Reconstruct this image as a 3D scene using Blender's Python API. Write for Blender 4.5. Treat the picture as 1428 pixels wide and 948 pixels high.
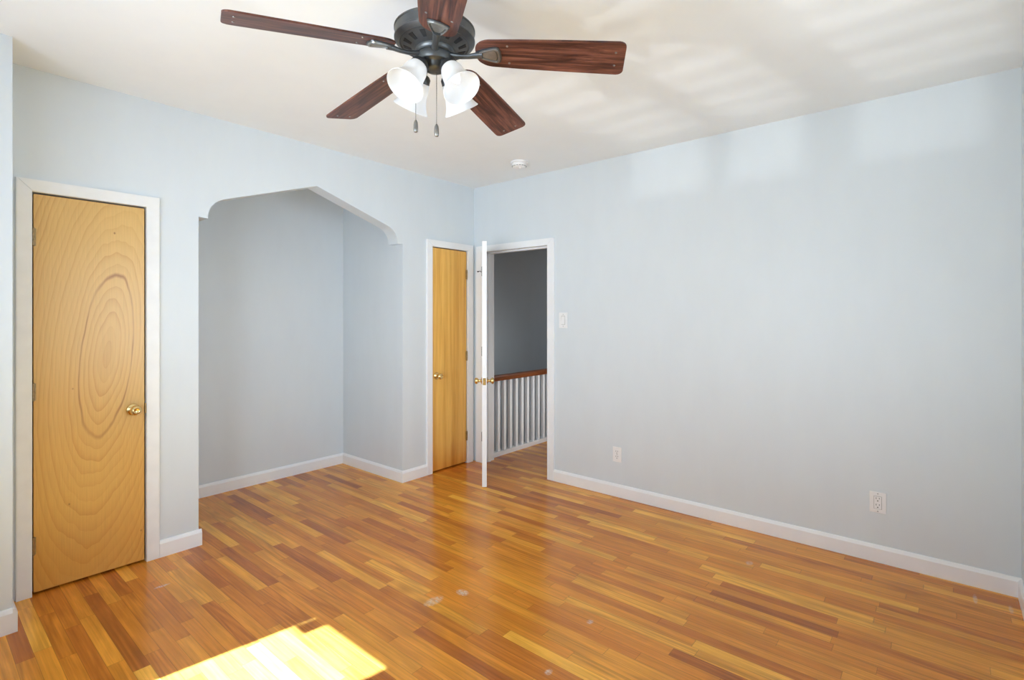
import bpy, bmesh, math, random
from mathutils import Vector, Matrix
PI = math.pi
R = math.radians
scene = bpy.context.scene
for o in list(bpy.data.objects):
    bpy.data.objects.remove(o)
COL = scene.collection

# ------------------------------------------------------------------ camera
cam_d = bpy.data.cameras.new('camera')
cam_d.sensor_width = 36.0
cam_d.lens = 717.53 / 1428 * 36.0
cam_d.shift_y = -(474 - 440.88) / 1428
cam_d.clip_start = 0.02
cam = bpy.data.objects.new('camera', cam_d)
COL.objects.link(cam)
cam.location = (3.44154, -3.53767, 1.37871)
cam.rotation_euler = (R(90), 0, 0.698121)
scene.camera = cam

# ------------------------------------------------------------------ exposure
vs = scene.view_settings
scene.display_settings.display_device = 'sRGB'
vs.view_transform = 'Standard'
vs.look = 'None'
vs.gamma = 1.0
vs.use_curve_mapping = False
vs.exposure = 0.02
scene.cycles.max_bounces = 10
scene.cycles.diffuse_bounces = 6
scene.cycles.sample_clamp_indirect = 4.0
scene.cycles.caustics_reflective = False
scene.cycles.caustics_refractive = False

# ------------------------------------------------------------------ sky and lamps
world = bpy.data.worlds.new('world')
scene.world = world
world.use_nodes = True
bg = world.node_tree.nodes['Background']
bg.inputs['Color'].default_value = (0.75, 0.87, 1.0, 1)
bg.inputs['Strength'].default_value = 0.1


def lamp(name, kind, loc, direction, energy, color, **kw):
    d = bpy.data.lights.new(name, kind)
    d.energy = energy
    d.color = color
    for k, v in kw.items():
        setattr(d, k, v)
    o = bpy.data.objects.new(name, d)
    COL.objects.link(o)
    o.location = loc
    o.rotation_euler = Vector(direction).to_track_quat('-Z', 'Y').to_euler()
    return o


YB = -4.30          # inner face of the window wall
XR = 3.735          # inner face of the right wall
H = 2.60
WINS = [(0.91, 1.50), (1.60, 2.09), (2.30, 2.92)]     # windows in the back wall
WZ0, WZ1 = 0.62, 1.94
RWIN = (-2.25, -1.15)                                    # window added in the right wall to light the room, out of frame

# the sun, through the back windows
DAY = (0.86, 1.01, 1.17)
lamp('sun', 'SUN', (1, -8, 6), (0.145, 1.0, -0.915), 150.0, (0.21, 0.43, 1.0), angle=R(0.6))
# the sun thrown back up by the bright roofs outside the windows
lamp('sun_off_roof', 'SUN', (1, -8, -3), (0.165, 1.0, 0.37), 0.62, (0.97, 1.0, 1.0), angle=R(1.8))
lamp('sun_off_ribbed_roof', 'SUN', (1, -8, -3), (0.20, 1.0, 0.47), 0.95, (0.97, 1.0, 1.02), angle=R(1.05))
# daylight standing in the window openings: open sky, bright street, and light off the pavement
for k, (xa, xb) in enumerate(WINS):
    for d, e, sp in (((0, 1, 0.9), 5.4, 180), ((0, 1, -0.12), 2.9, 90), ((0, 1, 0.6), 4.0, 100), ((-0.8, 1, 0), 6.6, 70)):
        if sp == 70 and k != 2:  # extra lamp in the last window, added to brighten the alcove side wall
            continue
        lamp('window_daylight', 'AREA', ((xa + xb) / 2, YB + 0.01, (WZ0 + WZ1) / 2), d, e, DAY,
             shape='RECTANGLE', size=xb - xa, size_y=WZ1 - WZ0, spread=R(sp))
for d, e, sp in (((-1, 0.6, 0.7), 8.3, 180), ((-1, 0, 0), 6.3, 80)):  # lamps in the added right window, lifting the alcove and far end
    lamp('added_side_light', 'AREA', (XR - 0.01, sum(RWIN) / 2, 1.35), d, e, DAY,
         shape='RECTANGLE', size=1.1, size_y=1.3, spread=R(sp))
# added hall lamps: one aimed at the railing, one brightening from above
lamp('railing_fill_light', 'AREA', (2.1, 0.75, 0.62), (-1, 0.0, -0.02), 2.0, (0.97, 1.0, 1.02), shape='RECTANGLE', size=0.7, size_y=0.9, spread=R(50))
lamp('hall_fill_light', 'AREA', (1.3, 2.4, 2.58), (0, 0, -1), 8.5, (0.93, 1.0, 1.06), shape='DISK', size=0.3)


# ------------------------------------------------------------------ material helpers
class NT:
    def __init__(self, name):
        self.m = bpy.data.materials.new(name)
        self.m.use_nodes = True
        self.t = self.m.node_tree
        self.n = self.t.nodes
        self.b = self.n['Principled BSDF']

    def put(self, sock, v):
        if v is None:
            return
        if isinstance(v, bpy.types.NodeSocket):
            self.t.links.new(v, sock)
        elif hasattr(sock.default_value, '__len__') and not isinstance(v, (tuple, list)):
            sock.default_value = (v,) * len(sock.default_value)
        else:
            if isinstance(v, (tuple, list)) and len(sock.default_value) == 4 and len(v) == 3:
                v = (*v, 1)
            sock.default_value = v

    def math(self, op, a, b=None, c=None, clamp=False):
        n = self.n.new('ShaderNodeMath')
        n.operation = op
        n.use_clamp = clamp
        for i, v in enumerate((a, b, c)):
            self.put(n.inputs[i], v)
        return n.outputs[0]

    def comb(self, x, y, z):
        n = self.n.new('ShaderNodeCombineXYZ')
        for i, v in enumerate((x, y, z)):
            self.put(n.inputs[i], v)
        return n.outputs[0]

    def sep(self, v):
        n = self.n.new('ShaderNodeSeparateXYZ')
        self.put(n.inputs[0], v)
        return n.outputs

    def pos(self):
        return self.sep(self.n.new('ShaderNodeNewGeometry').outputs['Position'])

    def objco(self):
        return self.sep(self.n.new('ShaderNodeTexCoord').outputs['Object'])

    def noise(self, vec, scale=1.0, detail=4.0, rough=0.5, dist=0.0):
        n = self.n.new('ShaderNodeTexNoise')
        self.put(n.inputs['Vector'], vec)
        n.inputs['Scale'].default_value = scale
        n.inputs['Detail'].default_value = detail
        n.inputs['Roughness'].default_value = rough
        n.inputs['Distortion'].default_value = dist
        return n.outputs[0]

    def white(self, vec):
        n = self.n.new('ShaderNodeTexWhiteNoise')
        n.noise_dimensions = '3D'
        self.put(n.inputs['Vector'], vec)
        return n.outputs['Value']

    def ramp(self, fac, stops, interp='LINEAR'):
        n = self.n.new('ShaderNodeValToRGB')
        n.color_ramp.interpolation = interp
        e = n.color_ramp.elements
        while len(e) < len(stops):
            e.new(0.5)
        for k, (p, c) in enumerate(stops):
            e[k].position = p
            e[k].color = (*c, 1) if len(c) == 3 else c
        self.put(n.inputs[0], fac)
        return n.outputs[0]

    def mix(self, fac, a, b, mode='MIX'):
        n = self.n.new('ShaderNodeMix')
        n.data_type = 'RGBA'
        n.blend_type = mode
        self.put(n.inputs[0], fac)
        self.put(n.inputs[6], a)
        self.put(n.inputs[7], b)
        return n.outputs[2]

    def rng(self, v, a, b, c, d):
        n = self.n.new('ShaderNodeMapRange')
        self.put(n.inputs[0], v)
        for i, q in enumerate((a, b, c, d)):
            n.inputs[i + 1].default_value = q
        return n.outputs[0]

    def bump(self, h, strength=0.1, dist=0.01):
        n = self.n.new('ShaderNodeBump')
        n.inputs['Strength'].default_value = strength
        n.inputs['Distance'].default_value = dist
        self.put(n.inputs['Height'], h)
        self.t.links.new(n.outputs[0], self.b.inputs['Normal'])

    def base(self, c, rough=0.5, metal=0.0, spec=0.5):
        self.put(self.b.inputs['Base Color'], c)
        self.put(self.b.inputs['Roughness'], rough)
        self.put(self.b.inputs['Metallic'], metal)
        self.put(self.b.inputs['Specular IOR Level'], spec)
        return self.m


def srgb(r, g, b):
    f = lambda c: c / 255 / 12.92 if c <= 10 else ((c / 255 + 0.055) / 1.055) ** 2.4
    return (f(r), f(g), f(b))


def paint(name, col, rough, var=0.03, bump=0.06):
    t = NT(name)
    x, y, z = t.pos()
    v = t.comb(x, y, t.math('MULTIPLY', z, 0.35))
    n = t.noise(v, 6.0, 3.0, 0.6)
    c2 = tuple(q * (1 - var) for q in col)
    f = t.rng(n, 0.3, 0.7, 0, 1)
    fine = t.noise(t.comb(x, y, z), 90.0, 2.0)
    t.bump(t.math('ADD', t.math('MULTIPLY', n, 0.5), t.math('MULTIPLY', fine, 0.15)), bump, 0.01)
    return t.base(t.mix(f, c2, col), rough)


def simple(name, col, rough, metal=0.0, var=0.05, scale=30.0, spec=0.5):
    t = NT(name)
    n = t.noise(t.n.new('ShaderNodeTexCoord').outputs['Object'], scale, 3.0)
    c2 = tuple(q * (1 - var) for q in col)
    return t.base(t.mix(t.rng(n, 0.3, 0.7, 0, 1), c2, col), rough, metal, spec)


def floor_material():
    t = NT('oak_strip_floor')
    x, y, z = t.pos()
    W = 0.0572
    ry = t.math('DIVIDE', t.math('ADD', y, 20.0), W)
    row = t.math('FLOOR', ry)
    fy = t.math('FRACT', ry)
    r1 = t.white(t.comb(row, 3.7, 1.1))
    r2 = t.white(t.comb(row, 9.2, 5.3))
    sx = t.math('ADD', t.math('DIVIDE', t.math('ADD', x, 20.0), t.math('ADD', t.math('MULTIPLY', r2, 0.45), 0.38)),
                t.math('MULTIPLY', r1, 13.0))
    seg = t.math('FLOOR', sx)
    fx = t.math('FRACT', sx)
    idv = t.white(t.comb(row, seg, 2.5))
    id2 = t.white(t.comb(row, seg, 8.5))
    col = t.ramp(idv, [(0.0, srgb(158, 89, 48)), (0.10, srgb(178, 105, 53)), (0.35, srgb(194, 122, 60)),
                       (0.6, srgb(203, 133, 67)), (0.82, srgb(211, 146, 77)), (1.0, srgb(225, 167, 96))])
    # grain: long streaks down each board
    gx = t.math('ADD', t.math('MULTIPLY', x, 1.4), t.math('MULTIPLY', id2, 57.0))
    gy = t.math('ADD', t.math('MULTIPLY', y, 62.0), t.math('MULTIPLY', idv, 91.0))
    g = t.noise(t.comb(gx, gy, id2), 1.6, 6.0, 0.62, 0.25)
    g2 = t.noise(t.comb(t.math('MULTIPLY', gx, 2.0), t.math('MULTIPLY', gy, 0.33), idv), 1.0, 3.0, 0.5, 0.8)
    grain = t.math('MULTIPLY', t.rng(g, 0.32, 0.68, 0.80, 1.13), t.rng(g2, 0.3, 0.7, 0.85, 1.12))
    # cathedral figure on some boards
    hx = t.math('ADD', t.math('MULTIPLY', x, 0.9), t.math('MULTIPLY', id2, 31.0))
    hy = t.math('ADD', t.math('MULTIPLY', y, 13.0), t.math('MULTIPLY', idv, 47.0))
    q = t.noise(t.comb(hx, hy, 0.0), 1.0, 1.0, 0.35, 0.2)
    s = t.math('SINE', t.math('MULTIPLY', q, 50.0))
    fig = t.rng(s, -1.0, 1.0, 0.80, 1.06)
    figm = t.math('MULTIPLY', t.math('GREATER_THAN', id2, 0.68), 0.9)
    fig = t.math('ADD', t.math('MULTIPLY', fig, figm), t.math('SUBTRACT', 1.0, figm))
    # broad mottling of the old finish
    mot = t.rng(t.noise(t.comb(x, y, 0.0), 2.3, 3.0), 0.3, 0.7, 0.93, 1.07)
    k = t.math('MULTIPLY', t.math('MULTIPLY', grain, fig), mot)
    col = t.mix(1.0, col, t.comb(k, t.math('POWER', k, 1.15), t.math('POWER', k, 1.35)), 'MULTIPLY')
    # joints
    ey = t.math('MINIMUM', fy, t.math('SUBTRACT', 1.0, fy))
    ex = t.math('MULTIPLY', t.math('MINIMUM', fx, t.math('SUBTRACT', 1.0, fx)), 9.0)
    e = t.math('MINIMUM', ey, ex)
    gap = t.rng(e, 0.004, 0.03, 0.62, 1.0)
    col = t.mix(1.0, col, t.comb(gap, gap, gap), 'MULTIPLY')
    col = t.mix(1.0, col, (1.25, 1.17, 0.46), 'MULTIPLY')
    # paint scuffs left on the boards
    sc = t.noise(t.comb(x, t.math('MULTIPLY', y, 2.5), 0.0), 60.0, 4.0, 0.7)
    total = 0.0
    for (cx, cy, ax, ay, amt) in SCUFFS:
        dx = t.math('DIVIDE', t.math('SUBTRACT', x, cx), ax)
        dy = t.math('DIVIDE', t.math('SUBTRACT', y, cy), ay)
        d = t.math('ADD', t.math('MULTIPLY', dx, dx), t.math('MULTIPLY', dy, dy))
        m = t.math('MULTIPLY', t.rng(d, 0.2, 1.0, 1.0, 0.0), amt)
        total = t.math('ADD', m, total)
    m = t.math('MULTIPLY', total, t.rng(sc, 0.40, 0.60, 0.1, 1.0), clamp=True)
    col = t.mix(m, col, (0.74, 0.66, 0.55))
    rough = t.rng(t.noise(t.comb(x, y, 3.0), 5.0, 4.0), 0.3, 0.7, 0.17, 0.27)
    t.bump(t.math('ADD', t.math('MULTIPLY', gap, 0.6), t.math('MULTIPLY', g, 0.15)), 0.12, 0.003)
    return t.base(col, rough, 0.0, 0.45)


def cathedral_door_material():
    """varnished rotary-cut veneer: rings about one long tilted eye"""
    t = NT('varnished_veneer')
    x, y, z = t.objco()           # y across the door from the hinge side, z up
    u = t.math('SUBTRACT', y, 0.300)
    v = t.math('SUBTRACT', z, 1.17)
    u = t.math('SUBTRACT', u, t.math('MULTIPLY', v, 0.085))
    wob = t.noise(t.comb(0.0, t.math('MULTIPLY', y, 5.0), t.math('MULTIPLY', z, 1.6)), 1.0, 3.0, 0.55)
    wob2 = t.noise(t.comb(3.0, t.math('MULTIPLY', y, 24.0), t.math('MULTIPLY', z, 2.5)), 1.0, 4.0, 0.6)
    vv = t.math('DIVIDE', v, 3.9)
    r = t.math('SQRT', t.math('ADD', t.math('MULTIPLY', u, u), t.math('MULTIPLY', vv, vv)))
    r = t.math('ADD', r, t.math('MULTIPLY', t.math('SUBTRACT', wob, 0.5), 0.05))
    r = t.math('ADD', r, t.math('MULTIPLY', t.math('SUBTRACT', wob2, 0.5), 0.004))
    ph = t.math('MULTIPLY', r, 54.0)
    fr = t.math('FRACT', ph)
    ring = t.rng(t.math('POWER', fr, 2.5), 0.0, 1.0, 0.0, 1.0)
    pv = t.white(t.comb(t.math('FLOOR', ph), 1.0, 4.0))
    ring = t.math('MULTIPLY', ring, t.math('ADD', t.math('MULTIPLY', pv, 0.55), 0.2))
    col = t.mix(ring, srgb(222, 181, 116), srgb(200, 148, 84))
    # one strong dark ring around the eye, and a pale heart
    d = t.math('ABSOLUTE', t.math('SUBTRACT', r, 0.112))
    side = t.noise(t.comb(7.0, t.math('MULTIPLY', y, 4.0), t.math('MULTIPLY', z, 3.0)), 1.0, 2.0)
    dark = t.math('MULTIPLY', t.rng(d, 0.0, 0.005, 1.0, 0.0), t.rng(side, 0.35, 0.65, 0.15, 0.85))
    col = t.mix(dark, col, srgb(150, 92, 44))
    col = t.mix(t.rng(r, 0.0, 0.045, 0.55, 0.0), col, srgb(205, 158, 92))
    fine = t.noise(t.comb(1.0, t.math('MULTIPLY', y, 190.0), t.math('MULTIPLY', z, 6.0)), 1.0, 3.0, 0.6)
    k = t.rng(fine, 0.3, 0.7, 0.93, 1.05)
    col = t.mix(1.0, col, t.comb(k, k, k), 'MULTIPLY')
    # redder lower veneer
    low = t.rng(t.math('ADD', z, t.math('MULTIPLY', wob, 0.5)), 0.35, 1.45, 1.0, 0.0)
    col = t.mix(t.math('MULTIPLY', low, 0.9), col, (1.0, 0.78, 0.44), 'MULTIPLY')
    # pin knots
    vo = t.n.new('ShaderNodeTexVoronoi')
    t.put(vo.inputs['Vector'], t.comb(0.0, y, t.math('MULTIPLY', z, 0.7)))
    vo.inputs['Scale'].default_value = 9.0
    kn = t.rng(vo.outputs['Distance'], 0.02, 0.05, 0.7, 0.0)
    col = t.mix(kn, col, srgb(120, 70, 34))
    col = t.mix(1.0, col, (0.93, 0.93, 0.80), 'MULTIPLY')
    return t.base(col, 0.30, 0.0, 0.5)


def straight_door_material():
    t = NT('varnished_straight_veneer')
    x, y, z = t.objco()
    a = t.noise(t.comb(2.0, t.math('MULTIPLY', y, 14.0), t.math('MULTIPLY', z, 0.55)), 1.0, 5.0, 0.6, 0.4)
    col = t.ramp(a, [(0.28, srgb(176, 116, 52)), (0.45, srgb(203, 146, 76)), (0.6, srgb(216, 163, 92)), (0.75, srgb(196, 136, 66))])
    f = t.noise(t.comb(2.0, t.math('MULTIPLY', y, 160.0), t.math('MULTIPLY', z, 4.0)), 1.0, 3.0)
    k = t.rng(f, 0.3, 0.7, 0.92, 1.05)
    col = t.mix(1.0, col, t.comb(k, k, k), 'MULTIPLY')
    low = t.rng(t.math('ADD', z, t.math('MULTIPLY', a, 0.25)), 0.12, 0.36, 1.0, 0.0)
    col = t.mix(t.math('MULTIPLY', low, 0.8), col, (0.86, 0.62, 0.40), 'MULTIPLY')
    col = t.mix(1.0, col, (1.3, 1.45, 1.2), 'MULTIPLY')
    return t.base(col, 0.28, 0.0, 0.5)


def blade_material():
    t = NT('walnut_blade')
    x, y, z = t.objco()
    a = t.noise(t.comb(t.math('MULTIPLY', x, 3.0), t.math('MULTIPLY', y, 55.0), 1.0), 1.0, 6.0, 0.65, 1.2)
    col = t.ramp(a, [(0.32, srgb(36, 19, 16)), (0.43, srgb(70, 40, 33)), (0.53, srgb(100, 60, 48)), (0.70, srgb(134, 88, 70))])
    b = t.noise(t.comb(t.math('MULTIPLY', x, 7.0), t.math('MULTIPLY', y, 22.0), 4.0), 1.0, 3.0)
    k = t.rng(b, 0.3, 0.7, 0.75, 1.1)
    col = t.mix(1.0, col, t.comb(k, k, k), 'MULTIPLY')
    return t.base(col, 0.38, 0.0, 0.4)


def handrail_material():
    t = NT('stained_handrail')
    x, y, z = t.pos()
    a = t.noise(t.comb(t.math('MULTIPLY', x, 30.0), t.math('MULTIPLY', y, 3.0), t.math('MULTIPLY', z, 30.0)), 1.0, 4.0)
    return t.base(t.ramp(a, [(0.3, srgb(92, 46, 20)), (0.7, srgb(142, 80, 38))]), 0.35)


def glass_shade_material():
    t = NT('frosted_white_glass')
    n = t.n
    t.base((0.93, 0.94, 0.95), 0.25)
    tr = n.new('ShaderNodeBsdfTranslucent')
    tr.inputs['Color'].default_value = (0.95, 0.96, 0.97, 1)
    mx = n.new('ShaderNodeMixShader')
    mx.inputs[0].default_value = 0.5
    t.t.links.new(t.b.outputs[0], mx.inputs[1])
    t.t.links.new(tr.outputs[0], mx.inputs[2])
    t.t.links.new(mx.outputs[0], n['Material Output'].inputs[0])
    return t.m


def emit_material(name, col, s):
    t = NT(name)
    t.base((0.9, 0.9, 0.9), 0.4)
    t.b.inputs['Emission Color'].default_value = (*col, 1)
    t.b.inputs['Emission Strength'].default_value = s
    return t.m


def pane_material():
    t = NT('window_glass')
    n = t.n
    tr = n.new('ShaderNodeBsdfTransparent')
    gl = n.new('ShaderNodeBsdfGlossy')
    gl.inputs['Roughness'].default_value = 0.02
    mx = n.new('ShaderNodeMixShader')
    mx.inputs[0].default_value = 0.06
    t.t.links.new(tr.outputs[0], mx.inputs[1])
    t.t.links.new(gl.outputs[0], mx.inputs[2])
    t.t.links.new(mx.outputs[0], n['Material Output'].inputs[0])
    return t.m


SCUFFS = [(1.601, -1.729, 0.040, 0.028, 0.9), (1.550, -1.873, 0.034, 0.062, 0.65),
          (0.381, -2.673, 0.012, 0.040, 0.85), (2.268, -1.919, 0.016, 0.022, 0.7), (2.219, -1.533, 0.016, 0.022, 0.6),
          (2.61, -0.483, 0.02, 0.03, 0.5), (3.559, -0.162, 0.010, 0.06, 0.5), (3.684, -0.178, 0.010, 0.05, 0.4)]

M = {
    'wall': paint('pale_blue_grey_wall_paint', (0.69, 0.745, 0.78), 0.42),
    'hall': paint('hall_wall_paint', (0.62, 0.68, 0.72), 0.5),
    'ceiling': paint('white_ceiling_paint', (0.87, 0.895, 0.90), 0.5, 0.02, 0.05),
    'trim': simple('white_trim_paint', (0.88, 0.89, 0.90), 0.35, 0, 0.03, 8.0),
    'trim_old': simple('worn_white_trim_paint', (0.85, 0.86, 0.855), 0.4, 0, 0.05, 14.0),
    'floor': floor_material(),
    'eye': cathedral_door_material(),
    'straight': straight_door_material(),
    'blade': blade_material(),
    'rail': handrail_material(),
    'brass': simple('polished_brass', (0.83, 0.62, 0.28), 0.18, 1.0, 0.1, 40),
    'old_brass': simple('aged_brass_hinge', (0.40, 0.29, 0.15), 0.4, 0.9, 0.2, 60),
    'bronze': simple('dark_pewter_metal', (0.12, 0.125, 0.125), 0.40, 0.7, 0.25, 25),
    'bronze_light': simple('brushed_pewter_metal', (0.30, 0.295, 0.275), 0.36, 0.75, 0.25, 30),
    'dark': simple('dark_recess', (0.012, 0.012, 0.012), 0.7),
    'white_plastic': simple('white_plastic', (0.86, 0.86, 0.86), 0.35, 0, 0.02),
    'slot': simple('dark_slot', (0.03, 0.03, 0.03), 0.6),
    'steel': simple('dull_steel', (0.35, 0.35, 0.34), 0.4, 0.9, 0.1),
    'shade': glass_shade_material(),
    'bulb': emit_material('lit_bulb', (1.0, 0.98, 0.95), 1.25),
    'pane': pane_material(),
}


# ------------------------------------------------------------------ mesh helpers
def add_box(bm, lo, hi, bev=0.0):
    v = [bm.verts.new((x, y, z)) for x in (lo[0], hi[0]) for y in (lo[1], hi[1]) for z in (lo[2], hi[2])]
    F = [(0, 1, 3, 2), (4, 6, 7, 5), (0, 4, 5, 1), (2, 3, 7, 6), (0, 2, 6, 4), (1, 5, 7, 3)]
    fs = [bm.faces.new([v[i] for i in f]) for f in F]
    if bev:
        ed = list({e for f in fs for e in f.edges})
        bmesh.ops.bevel(bm, geom=ed, offset=bev, segments=2, affect='EDGES', profile=0.6)


def add_prism(bm, pts, axis, a, b, bev=0.0):
    """closed 2D outline extruded along an axis; pts are the other two coordinates in order"""
    def p3(p, h):
        return {'x': (h, p[0], p[1]), 'y': (p[0], h, p[1]), 'z': (p[0], p[1], h)}[axis]
    va = [bm.verts.new(p3(p, a)) for p in pts]
    vb = [bm.verts.new(p3(p, b)) for p in pts]
    f1 = bm.faces.new(va)
    f2 = bm.faces.new(vb[::-1])
    n = len(pts)
    for i in range(n):
        bm.faces.new((va[i], vb[i], vb[(i + 1) % n], va[(i + 1) % n]))
    if bev:
        ed = list(f1.edges) + list(f2.edges)
        bmesh.ops.bevel(bm, geom=ed, offset=bev, segments=2, affect='EDGES', profile=0.6)


def add_lathe(bm, prof, n=40, mat=None):
    """prof: (r, z) list, spun about z"""
    rings = []
    for r, z in prof:
        if r < 1e-6:
            rings.append([bm.verts.new((0, 0, z))])
        else:
            rings.append([bm.verts.new((r * math.cos(2 * PI * k / n), r * math.sin(2 * PI * k / n), z)) for k in range(n)])
    for a, b in zip(rings, rings[1:]):
        for k in range(n):
            k2 = (k + 1) % n
            if len(a) == 1 and len(b) == 1:
                continue
            if len(a) == 1:
                bm.faces.new((a[0], b[k], b[k2]))
            elif len(b) == 1:
                bm.faces.new((a[k], b[0], a[k2]))
            else:
                bm.faces.new((a[k], b[k], b[k2], a[k2]))
    if mat is not None:
        vs_ = [v for r in rings for v in r]
        bmesh.ops.transform(bm, matrix=mat, verts=vs_)


def add_tube(bm, pts, rad, n=12, squash=None):
    pts = [Vector(p) for p in pts]
    rads = rad if isinstance(rad, (list, tuple)) else [rad] * len(pts)
    rings = []
    prev = None
    for i, p in enumerate(pts):
        d = (pts[min(i + 1, len(pts) - 1)] - pts[max(i - 1, 0)]).normalized()
        up = Vector((0, 0, 1)) if abs(d.z) < 0.95 else Vector((1, 0, 0))
        s = d.cross(up).normalized()
        w = s.cross(d).normalized()
        k1, k2 = squash or (1, 1)
        rings.append([bm.verts.new(p + s * (rads[i] * k1 * math.cos(2 * PI * k / n)) + w * (rads[i] * k2 * math.sin(2 * PI * k / n)))
                      for k in range(n)])
    for a, b in zip(rings, rings[1:]):
        for k in range(n):
            bm.faces.new((a[k], a[(k + 1) % n], b[(k + 1) % n], b[k]))
    bm.faces.new(rings[0][::-1])
    bm.faces.new(rings[-1])


def obj(name, bm, mat, parent=None, smooth=None):
    bmesh.ops.recalc_face_normals(bm, faces=bm.faces)
    me = bpy.data.meshes.new(name)
    bm.to_mesh(me)
    bm.free()
    me.materials.append(mat)
    if smooth:
        me.polygons.foreach_set('use_smooth', [True] * len(me.polygons))
        me.set_sharp_from_angle(angle=R(smooth))
    o = bpy.data.objects.new(name, me)
    COL.objects.link(o)
    if parent:
        o.parent = parent
    return o


def tag(o, label, cat, group=None, kind=None):
    o['label'] = label
    o['category'] = cat
    if group:
        o['group'] = group
    if kind:
        o['kind'] = kind
    return o


def empty(name, loc, rz=0.0):
    o = bpy.data.objects.new(name, None)
    COL.objects.link(o)
    o.location = loc
    o.rotation_euler = (0, 0, rz)
    o.empty_display_size = 0.05
    return o


def boxes(*bs, bev=0.0):
    bm = bmesh.new()
    for lo, hi in bs:
        add_box(bm, lo, hi, bev)
    return bm


# ------------------------------------------------------------------ the room shell
T = 0.125                      # wall thickness
XA = -0.89                     # back of the alcove
PX, PY = 0.322, -3.218         # corner of the projecting wall at the left
D1 = (-3.117, -2.643)          # left closet door opening (along y)
D2 = (-0.534, -0.095)          # narrow closet door opening (along y)
D3 = (0.128, 0.873)            # hall doorway (along x)
DH = 1.992
AL, AR = -2.376, -0.848        # the arch
ZS = 1.979                     # its springing

tag(obj('floor', boxes(((-1.05, YB - T, -0.06), (XR + T, T, 0.0)), ((0.03, T, -0.06), (2.2, 4.2, 0.0))), M['floor']),
    'honey oak strip floor with a patch of sunlight', 'floor', kind='structure')
tag(obj('ceiling', boxes(((-1.05, YB - T, H), (XR + T, 4.3, H + 0.08))), M['ceiling']),
    'smooth white ceiling around the fan', 'ceiling', kind='structure')


def arch_half():
    """from the springing at the opening edge up to just short of the apex: (distance from centre, z)"""
    w = (AR - AL) / 2
    pts = [(w, 0.0), (w, ZS), (w - 0.052, ZS - 0.004)]
    cx, cz, rx, rz = w - 0.20, 1.983, 0.148, 0.135
    for k in range(1, 11):
        a = k / 10 * R(70.5)
        pts.append((cx + rx * math.cos(a), cz + rz * math.sin(a)))
    return pts


ah = arch_half()
ym = (AL + AR) / 2
left = [(ym - d, z) for d, z in ah]
right = [(ym + d, z) for d, z in ah][::-1]
outline = [(YB - T, 0), (D1[0], 0), (D1[0], DH), (D1[1], DH), (D1[1], 0)]
outline += left + [(ym, 2.312)] + right
outline += [(D2[0], 0), (D2[0], DH), (D2[1], DH), (D2[1], 0), (0.0, 0), (0.0, H), (YB - T, H)]
bm = bmesh.new()
add_prism(bm, outline, 'x', -T, 0.0)
tag(obj('wall_left', bm, M['wall']), 'pale blue grey wall with the arch and two closet doors', 'wall', kind='structure')

bm = bmesh.new()
add_prism(bm, [(-1.05, 0), (D3[0], 0), (D3[0], DH), (D3[1], DH), (D3[1], 0), (XR + T, 0), (XR + T, H), (-1.05, H)], 'y', 0.0, T)
tag(obj('wall_far', bm, M['wall']), 'long pale blue grey wall with the hall doorway and outlets', 'wall', kind='structure')

# alcove and closets behind the left wall
tag(obj('wall_alcove', boxes(((-1.05, YB, 0), (XA, 0.0, H))), M['wall']), 'blue grey rear wall inside the arched alcove', 'wall', kind='structure')
tag(obj('wall_alcove_right', boxes(((XA, AR, 0), (-T, AR + 0.08, H))), M['wall']), 'side wall of the alcove nearest the narrow closet', 'wall', kind='structure')
tag(obj('wall_alcove_left', boxes(((XA, AL - 0.08, 0), (-T, AL, H))), M['wall']), 'side wall of the alcove hidden behind the wide closet pier', 'wall', kind='structure')
tag(obj('wall_corner', boxes(((0.0, YB, 0), (PX, PY, H))), M['wall']), 'wall projecting at the left edge beside the wide closet door', 'wall', kind='structure')

# back wall with three windows, right wall with one added for light: behind and beside the camera
bs = []
xs = [-1.05]
for a, b in WINS:
    xs += [a, b]
xs.append(XR + T)
for i in range(0, len(xs), 2):
    bs.append(((xs[i], YB - T, 0), (xs[i + 1], YB, H)))
for a, b in WINS:
    bs.append(((a, YB - T, 0), (b, YB, WZ0)))
    bs.append(((a, YB - T, WZ1), (b, YB, H)))
tag(obj('wall_back', boxes(*bs), M['wall']), 'wall with three windows behind the camera', 'wall', kind='structure')
ra, rb = RWIN
tag(obj('wall_right', boxes(((XR, YB, 0), (XR + T, ra, H)), ((XR, rb, 0), (XR + T, 0, H)),
                            ((XR, ra, 0), (XR + T, rb, 0.7)), ((XR, ra, 2.0), (XR + T, rb, H))), M['wall']),
    'wall at the right edge meeting the long wall in the corner', 'wall', kind='structure')


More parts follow.
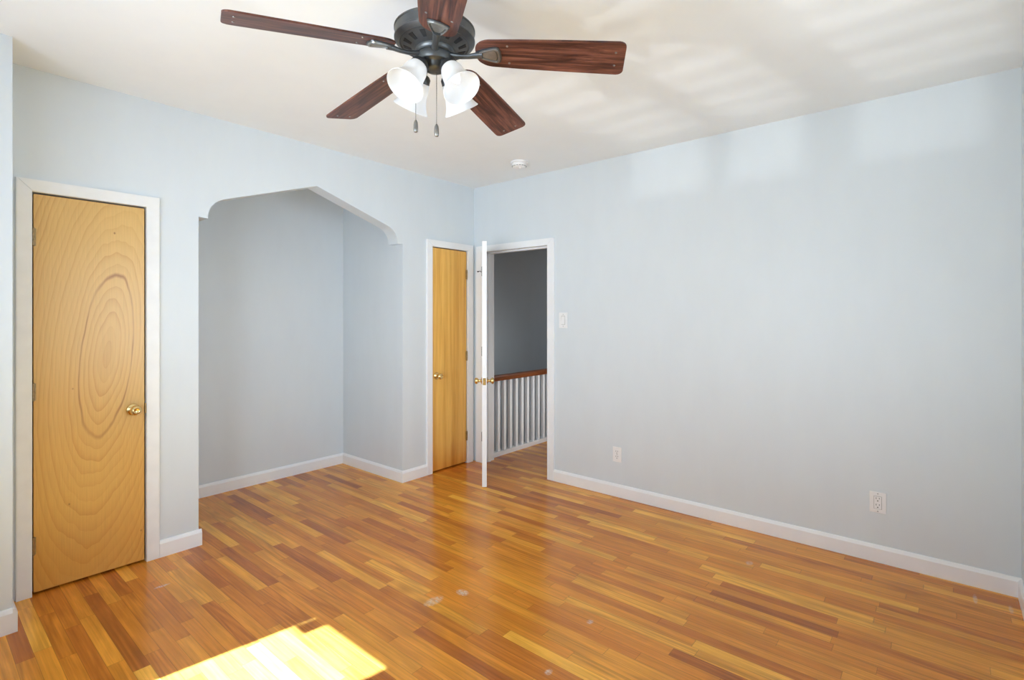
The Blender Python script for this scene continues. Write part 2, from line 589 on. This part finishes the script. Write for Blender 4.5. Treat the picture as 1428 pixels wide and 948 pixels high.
def window(n, a, b, z0, z1, side, label):
    """sash window: frame, meeting rail, panes; side 'y' in the back wall, 'x' in the right wall"""
    w = empty('window_%d' % n, (0, 0, 0))
    tag(w, label, 'window', kind='structure')
    def bx(u0, u1, za, zb, d0, d1):
        if side == 'y':
            return ((u0, YB - T + d0, za), (u1, YB - T + d1, zb))
        return ((XR + T - d1, u0, za), (XR + T - d0, u1, zb))
    f = 0.03
    obj('window_frame', boxes(bx(a, a + f, z0, z1, 0.02, 0.08), bx(b - f, b, z0, z1, 0.02, 0.08),
                              bx(a + f, b - f, z0, z0 + f, 0.02, 0.08), bx(a + f, b - f, z1 - f, z1, 0.02, 0.08)), M['trim'], w)
    zm = (z0 + z1) / 2
    obj('meeting_rail', boxes(bx(a + f, b - f, zm - 0.02, zm + 0.02, 0.03, 0.07)), M['trim'], w)
    if side == 'y':
        for q in range(5):  # unseen bars added to stripe the light on far wall and ceiling
            zb_ = z0 + 0.12 + q * 0.115
            obj('stripe_bar', boxes(bx(a + f, b - f, zb_, zb_ + 0.03, 0.052, 0.064)), M['trim'], w)
    if n == 1:  # added plate that cuts the notch in the sun patch
        obj('sun_notch_plate', boxes(bx(a + f + 0.012, a + f + 0.095, z1 - f - 0.135, z1 - f - 0.005, 0.070, 0.080)), M['trim'], w)
    obj('pane', boxes(bx(a + f, b - f, z0 + f, z1 - f, 0.045, 0.049)), M['pane'], w)
    return w


for k, (a, b) in enumerate(WINS):
    window(k + 1, a, b, WZ0, WZ1, 'y', ['window in the back wall nearest the left corner', 'middle window of the back wall',
                                        'window in the back wall nearest the right corner'][k])
window(4, ra, rb, 0.7, 2.0, 'x', 'unseen window added in the right wall for light')

# the hall beyond the doorway, open to a stairwell on its left
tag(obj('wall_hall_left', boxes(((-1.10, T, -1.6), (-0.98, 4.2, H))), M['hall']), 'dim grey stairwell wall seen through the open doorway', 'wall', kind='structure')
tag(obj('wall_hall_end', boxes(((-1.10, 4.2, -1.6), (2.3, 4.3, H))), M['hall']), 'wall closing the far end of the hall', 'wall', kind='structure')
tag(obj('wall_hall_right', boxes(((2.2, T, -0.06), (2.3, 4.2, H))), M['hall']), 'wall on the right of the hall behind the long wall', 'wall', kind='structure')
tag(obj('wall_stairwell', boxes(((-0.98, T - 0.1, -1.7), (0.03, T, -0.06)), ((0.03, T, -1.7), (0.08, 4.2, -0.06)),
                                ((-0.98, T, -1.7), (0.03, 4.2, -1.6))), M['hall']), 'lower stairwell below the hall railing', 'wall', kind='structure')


# ------------------------------------------------------------------ baseboards
def base_profile(h=0.095, d=0.015):
    return [(0, 0), (d, 0), (d, h - 0.018), (d * 0.55, h - 0.004), (d * 0.3, h), (0, h)]


def baseboard_y(bm, x, y0, y1, sgn=1, h=0.095):        # runs along y, sticks out in sgn*x
    add_prism(bm, [(x + sgn * p, q) for p, q in base_profile(h)], 'y', y0, y1)


def baseboard_x(bm, y, x0, x1, sgn=-1, h=0.095):       # runs along x, sticks out in sgn*y
    add_prism(bm, [(y + sgn * p, q) for p, q in base_profile(h)], 'x', x0, x1)


bm = bmesh.new(); baseboard_x(bm, 0.0, D3[1] + 0.068, XR)
tag(obj('baseboard_far', bm, M['trim']), 'white baseboard along the long wall', 'baseboard', kind='structure')
bm = bmesh.new(); baseboard_y(bm, XR, YB, -0.015, -1)
tag(obj('baseboard_right', bm, M['trim']), 'white baseboard at the right edge of the room', 'baseboard', kind='structure')
bm = bmesh.new(); baseboard_y(bm, 0.0, D1[1] + 0.063, AL + 0.015)
baseboard_x(bm, AL, -T, 0.0, 1)
tag(obj('baseboard_left', bm, M['trim']), 'short white baseboard between the wide closet door and the arch', 'baseboard', kind='structure')
bm = bmesh.new(); baseboard_y(bm, 0.0, AR - 0.014, D2[0] - 0.063)
tag(obj('baseboard_pier', bm, M['trim']), 'short white baseboard between the arch and the narrow closet door', 'baseboard', kind='structure')
bm = bmesh.new(); baseboard_x(bm, AR, XA + 0.015, 0.0, -1)
tag(obj('baseboard_alcove_right', bm, M['trim']), 'white baseboard on the side wall inside the alcove', 'baseboard', kind='structure')
bm = bmesh.new(); baseboard_y(bm, XA, AL, AR, 1)
tag(obj('baseboard_alcove', bm, M['trim']), 'white baseboard along the rear wall of the alcove', 'baseboard', kind='structure')
bm = bmesh.new(); baseboard_y(bm, PX, YB, PY, 1, 0.105); baseboard_x(bm, PY, 0.0, PX + 0.015, 1, 0.105)
tag(obj('baseboard_corner', bm, M['trim']), 'white baseboard around the projecting corner at the left edge', 'baseboard', kind='structure')


# ------------------------------------------------------------------ door casings
def casing_bm(a, b, top, wl, wr, wt, d, place):
    """mitred flat casing round an opening a..b; place(u, z, depth) -> point"""
    bm = bmesh.new()
    def piece(q):
        va = [bm.verts.new(place(u, z, 0.0)) for u, z in q]
        vb = [bm.verts.new(place(u, z, d)) for u, z in q]
        f = bm.faces.new(va); g = bm.faces.new(vb[::-1])
        for i in range(4):
            bm.faces.new((va[i], vb[i], vb[(i + 1) % 4], va[(i + 1) % 4]))
        bmesh.ops.bevel(bm, geom=list(g.edges), offset=0.003, segments=2, affect='EDGES')
    piece([(a - wl, 0), (a, 0), (a, top), (a - wl, top + wt)])
    piece([(b, 0), (b + wr, 0), (b + wr, top + wt), (b, top)])
    piece([(a, top), (b, top), (b + wr, top + wt), (a - wl, top + wt)])
    return bm


def jamb_y(a, b, top):
    return [((-T, a - 0.001, 0), (-0.001, a + 0.004, top)), ((-T, b - 0.004, 0), (-0.001, b + 0.001, top)),
            ((-T, a, top - 0.004), (-0.001, b, top))]


tag(obj('trim_1', casing_bm(D1[0], D1[1], DH, 0.058, 0.062, 0.06, 0.018, lambda u, z, d: (d, u, z)), M['trim_old']),
    'worn white casing around the wide closet door', 'door casing', kind='structure')
tag(obj('trim_2', casing_bm(D2[0], D2[1], DH, 0.062, 0.068, 0.058, 0.018, lambda u, z, d: (d, u, z)), M['trim']),
    'white casing around the narrow closet door', 'door casing', kind='structure')
bm = casing_bm(D3[0], D3[1], DH - 0.012, 0.09, 0.068, 0.058, 0.018, lambda u, z, d: (u, -d, z))
for lo, hi in [((D3[0] - 0.001, 0, 0), (D3[0] + 0.004, T + 0.015, DH - 0.01)), ((D3[1] - 0.004, 0, 0), (D3[1] + 0.001, T + 0.015, DH - 0.01)),
               ((D3[0], 0, DH - 0.012), (D3[1], T, DH + 0.001)),
               ((D3[0] + 0.004, 0.042, 0), (D3[0] + 0.016, 0.08, DH - 0.012)), ((D3[1] - 0.016, 0.042, 0), (D3[1] - 0.004, 0.08, DH - 0.012)),
               ((D3[0] + 0.004, 0.042, DH - 0.026), (D3[1] - 0.004, 0.08, DH - 0.012))]:
    add_box(bm, lo, hi)
tag(obj('trim_3', bm, M['trim']), 'white casing and jamb around the open hall doorway', 'door casing', kind='structure')


# ------------------------------------------------------------------ doors
def knob_bm(sgn=1, rad=0.027, stem=0.034):
    """a round knob with its rose, along local +x from the door face"""
    bm = bmesh.new()
    prof = [(0.0, 0.0), (0.032, 0.0), (0.032, 0.003), (0.028, 0.007), (0.016, 0.010), (0.012, 0.014), (0.011, stem - 0.008),
            (0.014, stem - 0.003), (0.022, stem + 0.004), (rad, stem + 0.014), (rad, stem + 0.022), (rad * 0.86, stem + 0.031),
            (rad * 0.55, stem + 0.036), (rad * 0.48, stem + 0.034), (0.0, stem + 0.034)]
    add_lathe(bm, prof, 32, Matrix.Rotation(R(90) * sgn, 4, 'Y'))
    return bm


def hinge_bm():
    """knuckle barrel and a leaf edge; along z, knuckle towards +x"""
    bm = bmesh.new()
    for k in range(5):
        add_lathe(bm, [(0, -0.042 + k * 0.0168 + 0.0006), (0.0062, -0.042 + k * 0.0168 + 0.0006),
                       (0.0062, -0.042 + (k + 1) * 0.0168 - 0.0006), (0, -0.042 + (k + 1) * 0.0168 - 0.0006)], 14)
    for s in (-1, 1):
        add_lathe(bm, [(0.0, s * 0.042), (0.0035, s * 0.042), (0.0045, s * 0.045), (0.0, s * 0.047)], 12)
    add_box(bm, (-0.010, -0.010, -0.042), (-0.002, 0.010, 0.042))
    return bm


def closet_door(name, D, mat, label, hinge_left, hz, knob_y, knob_z, z0):
    r = empty(name, (0, D[0], 0))
    tag(r, label, 'door', kind='structure')
    w = D[1] - D[0]
    bm = bmesh.new()
    add_box(bm, (-0.036, 0.007, z0), (-0.002, w - 0.007, DH - 0.008), 0.0015)
    obj('door_slab', bm, mat, r)
    for z in hz:
        h = obj('hinge', hinge_bm(), M['old_brass'], r, 40)
        h.location = (0.004, 0.006 if hinge_left else w - 0.006, z)
    k = obj('door_knob', knob_bm(), M['brass'], r, 50)
    k.location = (-0.002, knob_y - D[0], knob_z)
    sy = w if hinge_left else 0
    bm = bmesh.new()
    add_box(bm, (-0.010, sy - 0.006, knob_z - 0.028), (0.006, sy + 0.0015, knob_z + 0.028), 0.001)
    obj('strike_plate', bm, M['old_brass'], r)
    return r


closet_door('door_1', D1, M['eye'], 'wide varnished closet door with a large oval grain eye', True, (1.77, 1.004, 0.244), -2.703, 0.862, 0.012)
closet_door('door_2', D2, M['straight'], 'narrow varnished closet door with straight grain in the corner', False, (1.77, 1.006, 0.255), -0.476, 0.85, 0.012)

# the open white door: its free edge points at the room
ang = math.atan2(-0.731, 0.683)
r3 = empty('door_3', (0.135, 0.0, 0), ang)
tag(r3, 'white hall door standing open, seen along its edge', 'door', kind='structure')
L3 = 0.70
bm = bmesh.new()
add_box(bm, (0.0, -0.0185, 0.006), (L3, 0.0185, 1.983), 0.0015)
obj('door_slab', bm, M['trim'], r3)
for s in (-1, 1):
    bm = bmesh.new()
    prof = [(0.0, 0.0), (0.030, 0.0), (0.030, 0.003), (0.026, 0.006), (0.014, 0.009), (0.010, 0.013), (0.010, 0.026),
            (0.015, 0.030), (0.023, 0.036), (0.026, 0.044), (0.025, 0.052), (0.019, 0.059), (0.010, 0.062), (0.0, 0.062)]
    add_lathe(bm, prof, 32, Matrix.Rotation(R(-90) * s, 4, 'X'))
    k = obj('door_knob', bm, M['brass'], r3, 50)
    k.location = (L3 - 0.055, s * 0.0185, 0.853)
bm = bmesh.new()
add_box(bm, (L3 - 0.001, -0.0125, 0.853 - 0.028), (L3 + 0.0015, 0.0125, 0.853 + 0.028), 0.0006)
lp = obj('latch_plate', bm, M['brass'], r3)
bm = bmesh.new()
add_box(bm, (L3, -0.006, 0.853 - 0.008), (L3 + 0.009, 0.006, 0.853 + 0.008), 0.002)
obj('latch_bolt', bm, M['brass'], r3)
for z in (1.80, 1.05, 0.25):
    h = obj('hinge', hinge_bm(), M['steel'], r3, 40)
    h.location = (0.004, -0.0225, z)
    h.rotation_euler = (0, 0, R(-90))

# little hook latch on the casing left of the open door
hk = empty('hook_latch', (0.07, -0.018, 1.80))
tag(hk, 'small dark hook latch on the white casing left of the open door', 'hook latch')
bm = bmesh.new()
add_lathe(bm, [(0, 0), (0.007, 0), (0.007, 0.002), (0.003, 0.004), (0.003, 0.012), (0, 0.012)], 14, Matrix.Rotation(R(90), 4, 'X'))
obj('screw_eye', bm, M['slot'], hk, 40)
bm = bmesh.new()
add_tube(bm, [(0, -0.010, 0), (0.02, -0.014, 0.001), (0.04, -0.016, 0.001), (0.052, -0.016, -0.002), (0.056, -0.016, -0.010)], 0.0026, 8)
obj('hook', bm, M['slot'], hk, 40)


# ------------------------------------------------------------------ railing in the hall
rl = empty('stair_railing', (0.06, T, 0))
tag(rl, 'white baluster railing with brown handrail beyond the open doorway', 'railing')
yA, yB2 = 0.02, 3.2
bm = bmesh.new()
prof = [(-0.028, 0.742), (0.028, 0.742), (0.031, 0.755), (0.031, 0.778), (0.022, 0.794), (0.0, 0.799), (-0.022, 0.794), (-0.031, 0.778), (-0.031, 0.755)]
add_prism(bm, prof, 'y', yA, yB2)
obj('handrail', bm, M['rail'], rl)['label'] = 'brown stained handrail'
obj('bottom_rail', boxes(((-0.030, yA, 0.0), (0.028, yB2, 0.045)), bev=0.003), M['trim'], rl)
first = None
y = 0.272 - T - 0.093
while y < yB2:
    if first is None:
        bm = bmesh.new()
        add_box(bm, (-0.017, -0.0185, 0.045), (0.017, 0.0185, 0.742), 0.002)
        first = obj('baluster', bm, M['trim'], rl)
        b = first
    else:
        b = first.copy()
        COL.objects.link(b)
        b.parent = rl
    b.location = (0, y, 0)
    y += 0.0935


# ------------------------------------------------------------------ things on the walls and the ceiling
def plate(bm, w, h, d=0.006):
    add_box(bm, (-w / 2, -d, -h / 2), (w / 2, 0, h / 2), 0.002)


def screws(parent, zs, y):
    for z in zs:
        bm = bmesh.new()
        add_lathe(bm, [(0, 0), (0.0032, 0), (0.0028, 0.0012), (0, 0.0015)], 12, Matrix.Rotation(R(90), 4, 'X'))
        s = obj('screw', bm, M['steel'], parent, 40)
        s.location = (0, y, z)


sw = empty('light_switch', (1.030, 0, 1.345))
tag(sw, 'white rocker light switch on the wall right of the hall doorway', 'light switch')
bm = bmesh.new(); plate(bm, 0.082, 0.127); obj('cover_plate', bm, M['white_plastic'], sw)
bm = bmesh.new()
add_prism(bm, [(-0.006, -0.034), (-0.012, -0.034), (-0.0085, 0.0), (-0.0075, 0.034), (-0.006, 0.034)], 'x', -0.0165, 0.0165, 0.0006)
obj('rocker', bm, M['white_plastic'], sw)
bm = bmesh.new()
for lo, hi in [((-0.0185, -0.0064, -0.036), (0.0185, -0.0058, 0.036))]:
    add_box(bm, lo, hi)
obj('rocker_surround', bm, M['steel'], sw)
screws(sw, (-0.049, 0.049), -0.006)


def slots(z):
    return [((-0.0085, -0.0105, z + 0.002), (-0.0060, -0.0090, z + 0.011)), ((0.0060, -0.0105, z + 0.003), (0.0085, -0.0090, z + 0.011)),
            ((-0.0028, -0.0105, z - 0.010), (0.0028, -0.0090, z - 0.005))]


o1 = empty('wall_outlet', (1.527, 0, 0.321))
tag(o1, 'white duplex outlet low on the long wall nearest the doorway', 'outlet', 'outlets on the long wall')
bm = bmesh.new(); plate(bm, 0.074, 0.114); obj('cover_plate', bm, M['white_plastic'], o1)
for z in (0.0195, -0.0195):
    bm = bmesh.new()
    pts = []
    for k in range(24):
        a = 2 * PI * k / 24
        pts.append((0.0165 * math.cos(a), z + max(-0.0135, min(0.0135, 0.0168 * math.sin(a)))))
    add_prism(bm, pts, 'y', -0.0095, -0.004)
    rc = obj('receptacle', bm, M['white_plastic'], o1)
    obj('contact_slots', boxes(*slots(z)), M['slot'], rc)
screws(o1, (0.0,), -0.006)

o2 = empty('wall_outlet', (3.158, 0, 0.333))
tag(o2, 'white square faced outlet low on the long wall near the right corner', 'outlet', 'outlets on the long wall')
bm = bmesh.new(); plate(bm, 0.077, 0.115); obj('cover_plate', bm, M['white_plastic'], o2)
obj('receptacle_surround', boxes(((-0.0185, -0.0066, -0.036), (0.0185, -0.0055, 0.036))), M['steel'], o2)
bm = bmesh.new(); add_box(bm, (-0.0168, -0.0095, -0.0342), (0.0168, -0.004, 0.0342), 0.001)
rc = obj('receptacle', bm, M['white_plastic'], o2)
obj('contact_slots', boxes(*(slots(0.018) + slots(-0.018))), M['slot'], rc)
screws(o2, (-0.049, 0.049), -0.006)

sd = empty('smoke_detector', (0.864, -0.377, H))
tag(sd, 'round white smoke detector on the ceiling near the far corner', 'smoke detector')
bm = bmesh.new()
add_lathe(bm, [(0, 0), (0.068, 0), (0.070, -0.004), (0.069, -0.012), (0.064, -0.015), (0, -0.015)], 48)
obj('mounting_ring', bm, M['white_plastic'], sd, 40)
bm = bmesh.new()
add_lathe(bm, [(0, -0.013), (0.059, -0.013), (0.059, -0.020), (0.057, -0.034), (0.050, -0.044), (0.036, -0.050), (0.0, -0.052)], 48)
obj('sensor_cover', bm, M['white_plastic'], sd, 40)
bm = bmesh.new()
for k in range(16):
    a = 2 * PI * k / 16
    mt = Matrix.Rotation(a, 4, 'Z')
    n0 = len(bm.verts)
    add_box(bm, (0.0535, -0.0075, -0.0385), (0.0575, 0.0075, -0.0345))
    bm.verts.ensure_lookup_table()
    bmesh.ops.transform(bm, matrix=mt, verts=bm.verts[n0:])
obj('vent_slots', bm, M['steel'], sd)
bm = bmesh.new()
add_lathe(bm, [(0, -0.050), (0.010, -0.050), (0.010, -0.0545), (0.008, -0.056), (0, -0.056)], 20, Matrix.Translation((0.015, -0.012, 0)))
obj('test_button', bm, M['white_plastic'], sd, 40)


# ------------------------------------------------------------------ the ceiling fan
FX, FY = 2.0676, -2.3230
fan = empty('ceiling_fan', (FX, FY, 0))
tag(fan, 'dark metal ceiling fan with five walnut blades and four white lit shades', 'ceiling fan')
bm = bmesh.new()
add_lathe(bm, [(0, H), (0.068, H), (0.068, H - 0.012), (0.060, H - 0.045), (0.040, H - 0.068), (0.022, H - 0.075), (0, H - 0.075)], 40)
obj('canopy', bm, M['bronze'], fan, 40)
bm = bmesh.new()
add_lathe(bm, [(0, H - 0.07), (0.013, H - 0.07), (0.013, 2.43), (0, 2.43)], 24)
obj('downrod', bm, M['bronze'], fan, 40)
bm = bmesh.new()
add_lathe(bm, [(0, 2.445), (0.030, 2.445), (0.034, 2.435), (0.040, 2.412), (0.070, 2.402), (0.118, 2.396), (0.134, 2.391), (0.1415, 2.384), (0.1415, 2.380),
               (0.139, 2.378), (0.139, 2.352), (0.1410, 2.350), (0.1405, 2.345), (0.134, 2.339), (0.122, 2.333), (0.118, 2.3345), (0.074, 2.318), (0.066, 2.314), (0, 2.314)], 64)
obj('motor_housing', bm, M['bronze'], fan, 35)
for k in range(14):                                     # cooling slots round the sloping underside
    bm = bmesh.new()
    q0 = Matrix.Rotation(2 * PI * (k + 0.5) / 14, 4, 'Z') @ Matrix.Translation((0.0965, 0, 2.3262)) @ Matrix.Rotation(-0.359, 4, 'Y')
    add_prism(bm, [(-0.014, -0.006), (0.014, -0.0095), (0.014, 0.0095), (-0.014, 0.006)], 'z', -0.0012, 0.001)
    bmesh.ops.transform(bm, matrix=q0, verts=bm.verts)
    obj('cooling_slot', bm, M['dark'], fan)
bm = bmesh.new()
add_lathe(bm, [(0, 2.330), (0.066, 2.330), (0.068, 2.316), (0.066, 2.306), (0.062, 2.302), (0.062, 2.298), (0, 2.298)], 48)
obj('flywheel', bm, M['bronze'], fan, 35)
bm = bmesh.new()
add_lathe(bm, [(0, 2.300), (0.058, 2.300), (0.060, 2.296), (0.060, 2.276), (0.056, 2.270), (0.044, 2.266), (0.040, 2.262), (0.037, 2.250),
               (0.031, 2.243), (0.016, 2.238), (0, 2.237)], 48)
obj('switch_housing', bm, M['bronze'], fan, 35)

# blades: local x runs out along the blade, tilted down a little and pitched
TH0, DROOP, PITCH, ZC = 0.5835, 0.098, -0.238, 2.3125


def blade_outline():
    r0, r1 = 0.148, 0.660
    up = []
    for k in range(9):                                   # rounded root
        a = PI / 2 * k / 8
        up.append((r0 + 0.060 * (1 - math.cos(a)), 0.018 + 0.044 * math.sin(a)))
    up += [(0.30, 0.067), (0.45, 0.0715), (0.60, 0.0745)]
    c = 0.022
    for k in range(6):
        a = PI / 2 * k / 5
        up.append((r1 - c + c * math.sin(a), 0.075 - c + c * math.cos(a)))
    return up + [(x, -y) for x, y in reversed(up)]


def shield_outline(s=1.0):
    """blade iron plate: narrow toward the hub, broad and arched outward"""
    half = [(0.148, 0.010), (0.156, 0.014), (0.172, 0.022), (0.198, 0.031), (0.217, 0.0365), (0.227, 0.0368), (0.233, 0.031), (0.238, 0.014)]
    pts = half + [(x, -y) for x, y in reversed(half)]
    cx = 0.199
    return [(cx + (x - cx) * s, y * s) for x, y in pts]


bm = bmesh.new(); add_prism(bm, blade_outline(), 'z', -0.003, 0.003, 0.001)
blade0 = obj('blade', bm, M['blade'], fan)
blade_screws0 = []
for bx_, by_ in ((0.628, 0.030), (0.628, -0.030), (0.262, 0.040), (0.262, -0.040)):
    bm = bmesh.new()
    add_lathe(bm, [(0, -0.0030), (0.0042, -0.0030), (0.0036, -0.0046), (0, -0.0050)], 10, Matrix.Translation((bx_, by_, 0)))
    blade_screws0.append(obj('blade_screw', bm, M['bronze_light'], blade0, 40))
bm = bmesh.new()
add_prism(bm, shield_outline(1.0), 'z', -0.008, -0.003, 0.0015)
iron0 = obj('blade_iron', bm, M['bronze'], fan)
bm = bmesh.new()                                         # raised rim following the plate
oa, ob = shield_outline(0.90), shield_outline(0.68)
n_ = len(oa)
va = [bm.verts.new((x, y, -0.0075)) for x, y in oa]
vb = [bm.verts.new((x, y, -0.0125)) for x, y in shield_outline(0.86)]
vc = [bm.verts.new((x, y, -0.0125)) for x, y in shield_outline(0.74)]
vd = [bm.verts.new((x, y, -0.0075)) for x, y in ob]
for i in range(n_):
    j = (i + 1) % n_
    for p_, q_ in ((va, vb), (vb, vc), (vc, vd), (vd, va)):
        bm.faces.new((p_[i], p_[j], q_[j], q_[i]))
rim0 = obj('iron_rim', bm, M['bronze_light'], iron0)
bm = bmesh.new()
add_prism(bm, shield_outline(0.60), 'z', -0.0098, -0.007, 0.0012)
inset0 = obj('iron_boss', bm, M['bronze_light'], iron0)
bm = bmesh.new()
add_tube(bm, [(0.050, 0, -0.012), (0.075, 0, -0.016), (0.100, 0, -0.018), (0.125, 0, -0.016), (0.150, 0, -0.011), (0.172, 0, -0.009)],
         [0.013, 0.0115, 0.010, 0.0105, 0.012, 0.014], 14, (1.0, 0.7))
arm0 = obj('iron_arm', bm, M['bronze'], iron0, 50)
for k in range(5):
    if k == 0:
        b, ir = blade0, iron0
    else:
        b, ir = blade0.copy(), iron0.copy()
        for c in (b, ir):
            COL.objects.link(c); c.parent = fan
        for ch, par in [(sc_, b) for sc_ in blade_screws0] + [(rim0, ir), (inset0, ir), (arm0, ir)]:
            c = ch.copy(); COL.objects.link(c); c.parent = par
    for c in (b, ir):
        c.location = (0, 0, ZC)
        c.rotation_euler = (PITCH, DROOP, TH0 + k * 2 * PI / 5)
    b.rotation_euler = (PITCH, DROOP, TH0 + k * 2 * PI / 5)

# light kit: local x out from the hub; fitter and shade lean out and down
TILT = R(34)
bm = bmesh.new()
add_tube(bm, [(0.026, 0, 2.255), (0.036, 0, 2.262), (0.047, 0, 2.262), (0.056, 0, 2.254), (0.063, 0, 2.244)], [0.010, 0.010, 0.010, 0.011, 0.013], 14)
arm_l0 = obj('light_arm', bm, M['bronze'], fan, 50)
# axis of the shade in the local x-z plane: out and down
axis = Vector((math.sin(TILT), 0, -math.cos(TILT)))
q = axis.to_track_quat('Z', 'Y').to_matrix().to_4x4()
base_m = Matrix.Translation((0.060, 0, 2.252)) @ q
bm = bmesh.new()
add_lathe(bm, [(0, 0), (0.012, 0.0), (0.024, 0.004), (0.031, 0.012), (0.033, 0.026), (0.034, 0.030), (0.031, 0.030), (0.029, 0.016), (0, 0.012)], 36, base_m)
fit0 = obj('fitter_cup', bm, M['bronze'], arm_l0, 40)
bm = bmesh.new()
outer = [(0.0275, 0.014), (0.0290, 0.022), (0.0340, 0.032), (0.0385, 0.045), (0.0405, 0.060), (0.0420, 0.075), (0.0455, 0.090), (0.0510, 0.104), (0.0585, 0.118), (0.0660, 0.130)]
inner = [(r_ - 0.0028, s_ + (0.001 if k == 0 else 0)) for k, (r_, s_) in enumerate(outer)]
add_lathe(bm, outer + [(outer[-1][0] - 0.001, 0.1315)] + inner[::-1], 48, base_m)
shade0 = obj('lamp_shade', bm, M['shade'], arm_l0, 60)
bm = bmesh.new()
add_lathe(bm, [(0, 0.012), (0.012, 0.012), (0.012, 0.034), (0.013, 0.036), (0.017, 0.050), (0.019, 0.064), (0.017, 0.078), (0.011, 0.092), (0.005, 0.102), (0, 0.106)], 24, base_m)
bulb0 = obj('light_bulb', bm, M['bulb'], arm_l0, 60)
PHI0 = 0.698121 + PI / 4 + 0.10
for k in range(4):
    if k == 0:
        a = arm_l0
    else:
        a = arm_l0.copy(); COL.objects.link(a); a.parent = fan
        for ch in (fit0, shade0, bulb0):
            c = ch.copy(); COL.objects.link(c); c.parent = a
    a.rotation_euler = (0, 0, PHI0 + k * PI / 2)

# pull chains


def pull_chain(dx, dy, ztop, zbob, out):
    bm = bmesh.new()
    pts = [(out[0], out[1], ztop), (dx, dy, ztop - 0.012), (dx, dy, ztop - 0.04), (dx, dy, zbob)]
    add_tube(bm, pts, 0.0011, 6)
    n = int((ztop - 0.02 - zbob) / 0.006)
    for i in range(n):
        z = zbob + 0.003 + i * 0.006
        add_lathe(bm, [(0, z - 0.0018), (0.0016, z - 0.0006), (0.0016, z + 0.0006), (0, z + 0.0018)], 6, Matrix.Translation((dx, dy, 0)))
    c = obj('pull_chain', bm, M['bronze_light'], fan, 50)
    bm = bmesh.new()
    add_lathe(bm, [(0, 0.004), (0.0025, 0.004), (0.0048, 0.0), (0.0070, -0.005), (0.0080, -0.013), (0.0082, -0.029), (0.0074, -0.037), (0.0054, -0.040), (0, -0.041)], 20,
              Matrix.Translation((dx, dy, zbob)))
    obj('chain_bob', bm, M['bronze_light'], c, 50)


cy_, sy_ = math.cos(0.698121), math.sin(0.698121)
def cam_off(r_, f_):                 # right / forward of the camera -> room x, y
    return (r_ * cy_ - f_ * sy_, r_ * sy_ + f_ * cy_)
a = cam_off(0.006, 0.0); pull_chain(a[0], a[1], 2.243, 2.052, cam_off(0.004, 0.0))
a = cam_off(-0.0675, 0.0); pull_chain(a[0], a[1], 2.285, 2.067, cam_off(-0.056, 0.0))
